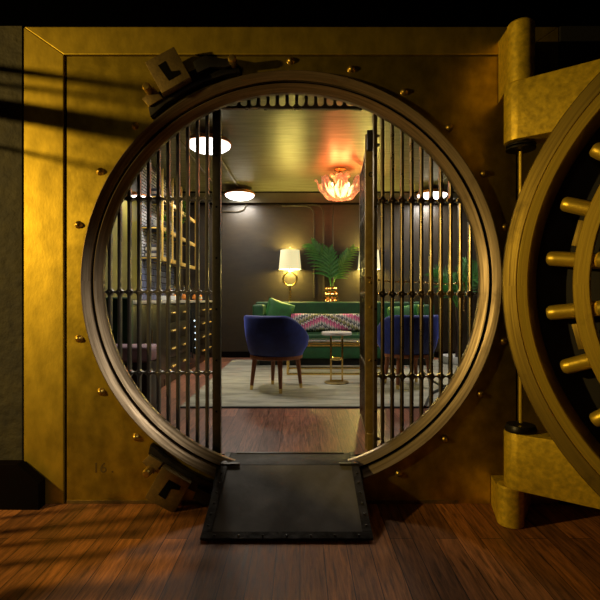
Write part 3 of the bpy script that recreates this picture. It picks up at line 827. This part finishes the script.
def frond(base, tip, bend_, nleaf, ll, mb=None, droop=.25, wid=.016, plane=None):
    """a palm frond: arching rib with leaflets both sides"""
    mb = mb or MB(); base = Vector(base); tip = Vector(tip); bend_ = Vector(bend_)
    pts = []
    for i in range(17):
        t = i/16; pts.append(base*(1-t)**2+(base.lerp(tip, .5)+bend_)*2*t*(1-t)+tip*t*t)
    mb.tube(pts, .006, 6, True, .0015)
    vn = Vector(plane or (0, -1, .15)).normalized()
    for k in range(nleaf):
        t = .22+.78*k/(nleaf-1); i = min(15, int(t*16)); p = pts[i].lerp(pts[i+1], t*16-i)
        d = (pts[i+1]-pts[i]).normalized(); side = d.cross(vn).normalized()
        L_ = ll*(.55+.55*math.sin(PI*min(1, .18+t*.72)))*random.uniform(.88, 1.1)
        for sg in (-1, 1):
            dirv = (d*(.75+.3*t)+side*sg*(1.0-.45*t)+vn*random.uniform(-.1, .3)).normalized()
            n = 5; rows = []; wv = dirv.cross(vn).normalized()
            for q in range(n+1):
                u = q/n; c = p+dirv*L_*u+Vector((0, 0, -1))*droop*L_*u*u
                w_ = wid*math.sin(PI*min(.97, .15+u*.85))**.8
                rows.append([mb.bm.verts.new(c-wv*w_), mb.bm.verts.new(c-vn*w_*.35), mb.bm.verts.new(c+wv*w_)])
            for a, b in zip(rows, rows[1:]):
                mb.bm.faces.new((a[0], a[1], b[1], b[0])); mb.bm.faces.new((a[1], a[2], b[2], b[1]))
    return mb
vx = 31*6.72/F
vp = thing('palm_vase', 'knobbly copper vase of two palm fronds on the console', 'plant', (vx, dY(6.72), ZCO))
MB().lathe([(0, 0), (.05, 0), (.07, .06), (.06, .14), (.03, .2), (.022, .25), (.03, .27), (.024, .27), (0, .22)], (0, 0, 0), 'Z', 24).build('vase', M['copper'], vp)
for k in range(8):
    a = 2*PI*k/8
    for zz, rr in ((.04, .055), (.14, .055), (.22, .05)):
        if k % 2 == 0: MB().sphere((rr*math.cos(a+zz*9), rr*math.sin(a+zz*9), zz+.02), .05, 16).build('globe', M['vase'], vp)
def vloc(px, py, dd=0): q = at(px, py, 6.72+dd); return q-Vector((vx, dY(6.72), ZCO))
frond(vloc(331, 287), vloc(314, 246), (.05, -.02, .1), 11, .27, None, .35, .021).build('frond', M['leaf'], vp)
frond(vloc(331, 287), vloc(329, 251, -.05), (.0, -.03, .05), 9, .2, None, .25, .02).build('frond', M['leaf'], vp)
frond(vloc(332, 287), vloc(353, 249), (-.05, -.02, -.0), 13, .17, None, .35, .014).build('frond', M['leaf_light'], vp)
frond(vloc(332, 287), vloc(347, 252, .06), (-.02, 0, .06), 12, .15, None, .3, .015).build('frond', M['leaf'], vp)

# ------------------------------------------------------------------ sofa and cushions
sofa = thing('sofa', 'long green velvet sofa with gold trim by the back wall', 'sofa', (.555, dY(6.25), ZR))
SX = 1.165; SF = -.36; SB = .26
def szz(z): return z-ZR
MB().box(-SX, SX, SB-.16, SB, szz(.3), szz(1.035), .03, 4).build('backrest', M['green'], sofa)
for sg in (-1, 1):
    a, b = sorted((sg*SX, sg*(SX-.14)))
    MB().box(a, b, SF, SB-.161, szz(.3), szz(1.0), .03, 4).build('armrest', M['green'], sofa)
MB().box(-SX+.141, SX-.141, SF+.015, SB-.162, szz(.31), szz(.465), .012, 2).build('base', M['green'], sofa)
MB().box(-SX+.142, SX-.142, SF+.0, SB-.162, szz(.49), szz(.62), .03, 4).build('seat_cushion', M['green'], sofa)
MB().box(-SX+.141, SX-.141, SF+.002, SF+.02, szz(.466), szz(.489), .004).build('trim_strip', M['gold'], sofa)
MB().box(-SX+.08, SX-.08, SF+.1, SB-.06, .0, szz(.299), .004).build('plinth', M['black_plastic'], sofa)

def cushion(w, h, th, m, name, label, cat, loc, rot, n=14, group=None):
    mb = MB(); bm = mb.bm; sh = {}
    for sgn in (-1, 1):
        g = []
        for i in range(n+1):
            row = []
            for j in range(n+1):
                u, v = -1+2*i/n, -1+2*j/n
                pf = (max(0, 1-u**4)*max(0, 1-v**4))**.55
                pin_ = 1-.07*(1-abs(u*v))*0
                x = u*w/2*(1-.05*(1-u*u)*0)*(1-.06*(1-abs(v))*abs(u)); z = v*h/2*(1-.06*(1-abs(u))*abs(v))
                edge = i in (0, n) or j in (0, n)
                key = (i, j)
                if edge and key in sh: row.append(sh[key]); continue
                vv = bm.verts.new((x, sgn*th/2*pf, z))
                if edge: sh[key] = vv
                row.append(vv)
            g.append(row)
        for i in range(n):
            for j in range(n): bm.faces.new((g[i][j], g[i+1][j], g[i+1][j+1], g[i][j+1]))
    o = mb.build(name, m, None, True, 80)
    o.location = loc; o.rotation_euler = rot
    return tag(o, label, cat, group)
p = at(331, 327, 6.1)
cushion(1.1, .245, .12, M['ikat'], 'lumbar_pillow', 'long pink and grey zigzag patterned pillow lying along the sofa', 'pillow', (p.x, p.y-.0, .762), (R(-12), 0, 0), 18)
p = at(276, 313, 6.1)
cushion(.37, .35, .13, M['green_pillow'], 'throw_pillow', 'bright green velvet pillow tilted against the left sofa arm', 'pillow', (p.x+.035, p.y+.02, .88), (R(-10), R(18), R(6)))
p = at(408, 312, 6.1)
cushion(.4, .34, .14, M['green_pillow'], 'throw_pillow', 'bright green pillow at the right sofa end, behind the bars', 'pillow', (p.x-.06, p.y+.02, .82), (R(-10), R(-6), R(-6)))

# ------------------------------------------------------------------ tub chairs
def tub_chair(label, x, d, face):
    t = thing('tub_chair', label, 'chair', (x, dY(d), ZR), -face, 'navy velvet tub chairs facing the sofa')
    # shell
    mb = MB(); bm = mb.bm; n = 40; cols = []
    HB = .33
    for i in range(n+1):
        f = R(-128+256*i/n); k = abs(f)/R(128)
        k2 = max(0, (k-.36)/.64); top = .705-.2*(k2*k2*(3-2*k2))
        dx, dy = math.sin(f), -math.cos(f)
        prof = []
        for kk, (z, so, th) in enumerate([(HB, .80, 0), (HB+.04, .86, 0), ((HB+top)/2, .96, 0), (top-.03, 1.0, 0), (top-.008, .99, .0), (top, .95, 0), (top-.008, .83, 0), (top-.05, .80, 0), (HB+.1, .74, 0), (HB, .66, 0)]):
            prof.append(bm.verts.new((dx*.315*so, dy*.3*so+.0, z)))
        cols.append(prof)
    m = len(cols[0])
    for a, b in zip(cols, cols[1:]):
        for j in range(m): bm.faces.new((a[j], a[(j+1) % m], b[(j+1) % m], b[j]))
    bm.faces.new(cols[0]); bm.faces.new(cols[-1][::-1])
    mb.build('shell', M['blue'], t, True, 60)
    MB().lathe([(0, HB+.0), (.2, HB), (.215, HB+.02), (.215, HB+.11), (.19, HB+.14), (0, HB+.15)], (0, .02, 0), 'Z', 32, sx=.98, sy=1.02).build('seat', M['blue'], t)
    MB().lathe([(0, HB-.035), (.24, HB-.035), (.25, HB-.03), (.25, HB-.001), (0, HB-.001)], (0, 0, 0), 'Z', 36).build('base_frame', M['wood_leg'], t)
    for sx_ in (-1, 1):
        for sy_ in (-1, 1):
            a = Vector((sx_*.145, sy_*.145, HB-.03)); b = Vector((sx_*.17, sy_*.17, 0))
            m1 = a.lerp(b, .86)
            l = MB().cyl(a, m1, .025, 10, .017).build('leg', M['wood_leg'], t)
            MB().cyl(m1, b, .0172, 10, .0145).build('ferrule', M['gold'], l)
    return t
tub_chair('navy velvet tub chair standing in the open gateway view, back turned', -.225, 4.4, R(33))
tub_chair('navy velvet tub chair behind the bars of the right grille, back turned', 1.06, 4.55, R(-10))

# side table
st = thing('side_table', 'small round marble-topped brass side table on the rug', 'table', (.375, dY(4.72), ZR))
hT = .703-ZR
MB().lathe([(0, hT), (.15, hT), (.156, hT+.006), (.156, hT+.026), (.15, hT+.032), (0, hT+.032)], (0, 0, 0), 'Z', 40).build('tabletop', M['marble'], st)
for sx_ in (-1, 1): MB().box(sx_*.058-.009, sx_*.058+.009, -.008, .008, .012, hT-.001, .002).build('leg', M['gold'], st)
MB().torus((0, 0, hT*.5), .055, .011, 'Z', 28, 8).build('ring', M['gold'], st)
MB().box(-.048, .048, -.006, .006, .0125, .026, .002).build('crossbar', M['gold'], st)
MB().lathe([(0, 0), (.125, 0), (.125, .008), (.12, .012), (0, .012)], (0, 0, 0), 'Z', 36).build('base', M['lug'], st)  # dark disc laid where the table's oval shadow falls

# coffee table with brass frame and glass top
ct = thing('coffee_table', 'low glass coffee table on a brass frame before the sofa', 'table', (.5, dY(5.42), ZR))
hx, hy, hz = .64, .22, .35
for z in (.0, hz):
    for sy_ in (-1, 1): MB().box(-hx, hx, sy_*hy-.011, sy_*hy+.011, z, z+.022, .003).build('rail', M['gold'], ct)
    for sx_ in (-1, 1): MB().box(sx_*hx-.011, sx_*hx+.011, -hy+.0115, hy-.0115, z, z+.022, .003).build('rail', M['gold'], ct)
for sx_ in (-1, 1):
    for sy_ in (-1, 1): MB().box(sx_*hx-.011, sx_*hx+.011, sy_*hy-.011, sy_*hy+.011, .0225, hz-.0005, .003).build('leg', M['gold'], ct)
MB().box(-hx, hx, -hy, hy, hz+.0225, hz+.0275, .001).build('glass_top', M['glass'], ct)

# black cord on the rug
def gp(px, py): d = (EYE-ZR-.008)*F/(py-300); q = at(px, py, d); return Vector((q.x, q.y, ZR+.012))
def smooth(pts, k=6):
    out = []
    for i in range(len(pts)-1):
        p0 = pts[max(i-1, 0)]; p1 = pts[i]; p2 = pts[i+1]; p3 = pts[min(i+2, len(pts)-1)]
        for j in range(k):
            t = j/k
            out.append(.5*((2*p1)+(-p0+p2)*t+(2*p0-5*p1+4*p2-p3)*t*t+(-p0+3*p1-3*p2+p3)*t**3))
    out.append(pts[-1]); return out
cp = smooth([gp(421, 369.5), gp(424, 373), gp(430, 379), gp(440, 385), gp(448, 387), gp(441, 389.5), gp(433, 393), gp(428, 400), gp(425, 407.5)])
tag(MB().tube(cp, .0115, 8).build('cord', M['black_plastic'], None), 'thick black cord lying in a loop on the rug behind the right grille', 'cord')

# tall palm in a low white planter, right
pp = at(457, 357, 6.2)
pt = thing('potted_palm', 'feathery green palm in a low white planter behind the right grille', 'plant', (pp.x, pp.y, ZR))
MB().lathe([(0, 0), (.19, 0), (.2, .01), (.22, .1), (.2, .1), (.19, .08), (0, .08)], (0, 0, 0), 'Z', 32).build('planter', M['white_pot'], pt)
MB().tube([(0, 0, .07), (.01, 0, .4), (-.01, 0, .75)], .025, 10, True, .015).build('trunk', M['brown_wood'], pt)
for k in range(9):
    a = 2*PI*k/9+.3; rr = random.uniform(.2, .38); hh = random.uniform(1.0, 1.45)
    frond((0, 0, .74), (rr*math.cos(a), rr*math.sin(a)*.6, hh), (.02*math.cos(a), 0, .2), 12, .2, None, .3, .008,
          (-.2*math.cos(a), -1, .2)).build('frond', M['leaf'], pt)

# ------------------------------------------------------------------ bar along the side wall
CX = -1.33   # front of the units
units = [(3.52, 4.58, 'door', 'dark cabinet with two plain doors at near end of bar'),
         (4.6, 5.55, 'drawer', 'dark brass-handled drawer unit in the middle of the bar'),
         (5.57, 6.12, 'fridge', 'black glass-fronted wine fridge built into the bar'),
         (6.14, 6.86, 'drawer', 'dark brass-handled drawer unit at far end of bar')]
HB_ = 1.026
for d0, d1, kind, label in units:
    nm = 'wine_fridge' if kind == 'fridge' else 'bar_cabinet'
    t = thing(nm, label, 'fridge' if kind == 'fridge' else 'cabinet', (CX, dY((d0+d1)/2), ZI+.001), 0, None if kind == 'fridge' else 'dark bar cabinets')
    h = (d1-d0)/2; top = HB_-ZI-.001
    MB().box(XL+.002-CX, -.022, -h, h, 0, top-.001, .003).build('body', M['cab'], t)
    if kind == 'door':
        for k in range(2):
            y0 = -h+.005+k*h; o = MB().box(-.021, 0, y0, y0+h-.01, .08, top-.01, .003).build('door', M['cab'], t)
            MB().cyl((.012, y0+(h-.07 if k == 0 else .05), .45), (.012, y0+(h-.07 if k == 0 else .05), .6), .006, 8).build('handle', M['gold'], o)
    elif kind == 'drawer':
        for k in range(2):
            for r_ in range(4):
                y0 = -h+.005+k*h; z0 = .08+r_*(top-.09)/4
                o = MB().box(-.021, 0, y0, y0+h-.01, z0, z0+(top-.09)/4-.008, .003).build('drawer', M['cab'], t)
                zc2 = z0+(top-.09)/8
                MB().cyl((.018, y0+h*.25, zc2), (.018, y0+h*.75, zc2), .0105, 8).build('handle', M['shelf_brass'], o)
    else:
        o = MB().box(-.021, 0, -h+.005, h-.005, .08, top-.01, .003).build('door', M['fridge_glass'], t)
        MB().cyl((.02, -h+.05, .15), (.02, -h+.05, top-.1), .008, 8).build('handle', M['black_steel'], o)
        led = lit_mat('fridge_indicator', (.6, .8, 1), 3)
        for z in (.25, .36, .44, .52, .6):
            MB().sphere((.003, random.uniform(-.06, .06), z), .009, 8).build('indicator_light', led, o)
wt = MB().box(XL+.016, CX+.02, dY(3.5), YB-.003, HB_, 1.056, .004).build('worktop', M['worktop'], None)
tag(wt, 'pale stone worktop running the length of the dark bar', 'worktop')
ZW = 1.0565
def bottle(x, d, h, r, m, label):
    o = MB().lathe([(0, 0), (r, 0), (r, h*.58), (r*.85, h*.66), (r*.32, h*.76), (r*.3, h*.97), (r*.36, h), (0, h)], (0, 0, 0), 'Z', 16)
    t = thing('bottle', label, 'bottle', (x, dY(d), ZW), 0, 'bottles and glasses on the bar')
    o.build('body', m, t)
    MB().lathe([(r*1.02, h*.15), (r*1.02, h*.45)], (0, 0, 0), 'Z', 16, True).build('paper_label', M['label'], t)
    MB().lathe([(0, h), (r*.38, h+.0005), (r*.38, h+.025), (0, h+.025)], (0, 0, 0), 'Z', 12).build('stopper', M['gold'], t)
bottle(-1.5, 5.5, .15, .032, M['glass'], 'short clear bottle on the bar beside the tiled splashback')
bottle(-1.5, 5.95, .17, .03, M['glass'], 'clear bottle on the bar, second from the drawer end')
bottle(-1.42, 6.5, .11, .04, M['amber'], 'squat amber bottle at far end of the bar top')
for x, d, lab in ((-1.42, 5.3, 'orange fruit on the bar top, left of the short clear bottle'), (-1.43, 5.72, 'orange fruit on the bar top between the two clear bottles'), (-1.4, 6.15, 'orange fruit on the bar top toward its far end')):
    o = MB().sphere((x, dY(d), ZW+.04), .04, 16, (1, 1, .95)).build('orange', M['orange'], None)
    tag(o, lab, 'fruit', 'oranges on the bar')
tb = MB().box(-1.52, -1.36, dY(5.02), dY(5.18), ZW, ZW+.05, .006).build('folded_towel', M['white_pot'], None)
tag(tb, 'small white folded towel on the bar near the tiles', 'towel')

# brass shelving over the bar
shf = thing('brass_shelving', 'open brass-framed wall shelving above the bar with plants', 'shelf', (XL+.015, dY(5.06), 1.5))
SL = 1.6; SD = .2
for z in (.03, .36, .70):
    MB().box(0, SD, 0, SL, z, z+.012, .002).build('shelf', M['book_a'], shf)
    MB().box(SD+.0005, SD+.016, -.008, SL+.008, z-.03, z+.014, .002).build('edge_rail', M['shelf_brass'], shf)
    for k in range(5):
        y = SL*k/4; MB().box(0, SD, y-.009, y+.009, z-.014, z-.0005, .002).build('cross_rail', M['shelf_brass'], shf)
for k in range(5):
    y = SL*k/4; MB().box(SD+.0165, SD+.034, y-.012, y+.012, 0, 1.0, .002).build('post', M['shelf_brass'], shf)
ZS = [1.5+.0425+z-.03 for z in (.03, .36, .70)]
k_ = 0
for lev, d0, n, lay in ((0, 5.12, 4, 'lowest'), (1, 5.42, 4, 'middle'), (2, 5.3, 4, 'top'), (1, 5.95, 3, 'middle')):
    z = ZS[lev]+.0005
    for i in range(n):
        h = .028+random.uniform(0, .012)
        o = MB().box(XL+.03, XL+.03+.15-random.uniform(0, .02), dY(d0), dY(d0+.22-random.uniform(0, .04)), z, z+h-.0005, .002).build('book', M['book_a'] if (i+lev) % 2 else M['book_b'], None)
        where = 'near' if d0 < 5.9 else 'far'
        tag(o, f'{"dark" if (i+lev)%2 else "cream"} flat book, {["bottom one","second from bottom","third from bottom","topmost"][i]} in the {where} stack on the {lay} brass shelf', 'book', 'stacked books on the brass shelves')
        z += h
def trailing(d, lev, label, n=26, ln=.35):
    t = thing('trailing_plant', label, 'plant', (XL+.13, dY(d), ZS[lev]+.0005), 0, 'trailing plants on the brass shelves')
    MB().lathe([(0, 0), (.045, 0), (.055, .09), (.048, .09), (.04, .02), (0, .02)], (0, 0, 0), 'Z', 18).build('pot', M['white_pot'], t)
    mb = MB()
    for i in range(n):
        a = random.uniform(-1.3, 1.3); L_ = random.uniform(.4, 1)*ln
        for j in range(7):
            u = j/6; c = Vector((.03+.1*math.cos(a)*min(1, u*2.2)+.0, .1*math.sin(a)*min(1, u*2), .1+.05*math.sin(u*PI)-L_*max(0, u-.25)))
            s_ = .02; q = Vector((random.uniform(-1, 1), random.uniform(-1, 1), random.uniform(-.6, .6))).normalized()
            w_ = q.cross(Vector((.3, .2, 1))).normalized()*s_*.6
            mb._add([c, c+q*s_+w_, c+q*s_*2.2, c+q*s_-w_], [(0, 1, 2, 3)])
    mb.build('foliage', M['leaf_light'], t)
trailing(5.25, 1, 'leafy plant trailing from the middle brass shelf, nearer the bars', 30, .32)
trailing(6.05, 2, 'dark leafy plant trailing from the top brass shelf toward its far end', 26, .34)
rc = thing('red_candle', 'small red candle jar on the middle brass shelf at far end', 'candle', (XL+.16, dY(6.5), ZS[1]+.0005))
MB().lathe([(0, 0), (.028, 0), (.03, .05), (0, .05)], (0, 0, 0), 'Z', 14).build('jar', M['red'], rc)
MB().cyl((0, 0, .05), (0, 0, .065), .003, 6).build('wick', M['black_plastic'], rc)

# stool with mauve seat and a green velvet chair close behind the left grille
bs = thing('bench_stool', 'dark wooden bench with mauve padded seat behind the left grille', 'bench', (-1.17, dY(3.1), ZI+.001))
MB().box(-.22, .2, -.13, .13, .45, .555, .035, 4).build('seat', M['pink'], bs)
MB().box(-.21, .19, -.12, .12, .06, .449, .006).build('body', M['brown_wood'], bs)
for sx_ in (-.18, .16):
    for sy_ in (-.09, .09): MB().box(sx_-.018, sx_+.018, sy_-.018, sy_+.018, 0, .059, .003).build('leg', M['brown_wood'], bs)
gc = thing('green_chair', 'tall green velvet chair beside the mauve bench, behind the left grille', 'chair', (-1.36, dY(3.31), ZI+.001))
# turned sideways to the bar
MB().box(-.12, .12, -.07, .13, .36, .47, .03, 3).build('seat', M['green'], gc)
MB().box(-.12, .12, .07, .13, .471, .88, .03, 3).build('backrest', M['green'], gc)
for sx_ in (-.09, .09):
    for sy_ in (-.04, .1): MB().cyl((sx_, sy_, .36), (sx_*1.05, sy_*1.05, 0), .016, 10, .011).build('leg', M['brown_wood'], gc)

# ------------------------------------------------------------------ light
def light(name, typ, loc, energy, col, size=.1, target=None, **kw):
    l = bpy.data.lights.new(name, typ); l.energy = energy; l.color = col
    if typ == 'AREA': l.size = size; l.shape = 'DISK'
    else: l.shadow_soft_size = size
    for k, v in kw.items(): setattr(l, k, v)
    o = bpy.data.objects.new(name, l); COL.objects.link(o); o.location = loc
    if target is not None: o.rotation_euler = (Vector(target)-Vector(loc)).to_track_quat('-Z', 'Y').to_euler()
    return o
light('amber_key_lamp', 'SPOT', LAMP, 285, (1, .68, .2), .042, (-.2, -.3, 1.1), spot_size=R(110), spot_blend=.3)  # key lamp for the low amber light from the left
light('ring_fill_spot', 'SPOT', (1.0, -1.5, 2.42), 110, (1, .88, .72), .12, (-.93, -.02, .78), spot_size=R(27), spot_blend=1.0)  # added spot without a fixture, aimed to brighten the ring's lower left
light('hall_fill', 'AREA', (-.9, -2.6, 2.4), .8, (1, .75, .5), .4, (-.3, -.5, 0))  # weak added fill without a fixture
for x, d, _ in CL:
    light('dish_lamp', 'AREA', (x, dY(d), ZCL-.185), 28 if d < 5 else 18, (1, .92, .8), .36, (x, dY(d), 0))
light('wall_dish_lamp', 'POINT', (XL+.13, dY(4.62), 2.03), 2, (1, .85, .4), .04)
for x in LX:
    light('shade_lamp_up', 'POINT', (x, dY(6.72), ZCO+.775), 38, (1, .8, .2), .05)
    light('shade_lamp_down', 'POINT', (x, dY(6.72), ZCO+.565), 44, (1, .8, .2), .05)
light('chandelier_lamp', 'POINT', (chx, dY(CHD), ZCL-.2), 24, (1, .27, .085), .12)

w = bpy.data.worlds.new('World'); S.world = w; w.use_nodes = True
w.node_tree.nodes['Background'].inputs['Color'].default_value = (.02, .02, .022, 1)
w.node_tree.nodes['Background'].inputs['Strength'].default_value = .05

# ------------------------------------------------------------------ camera
cd = bpy.data.cameras.new('Camera'); cam = bpy.data.objects.new('Camera', cd); COL.objects.link(cam)
cam.location = (0, CAMY, EYE); cam.rotation_euler = (PI/2, 0, 0)
cd.sensor_fit = 'HORIZONTAL'; cd.sensor_width = 36; cd.lens = 36*F/600; cd.clip_start = .02
S.camera = cam
S.view_settings.view_transform = 'Standard'; S.view_settings.look = 'None'; S.view_settings.gamma = 1
S.view_settings.exposure = 0
try: S.view_settings.use_curve_mapping = False
except Exception: pass
S.cycles.use_denoising = True
S.cycles.max_bounces = 8
S.cycles.sample_clamp_indirect = 6
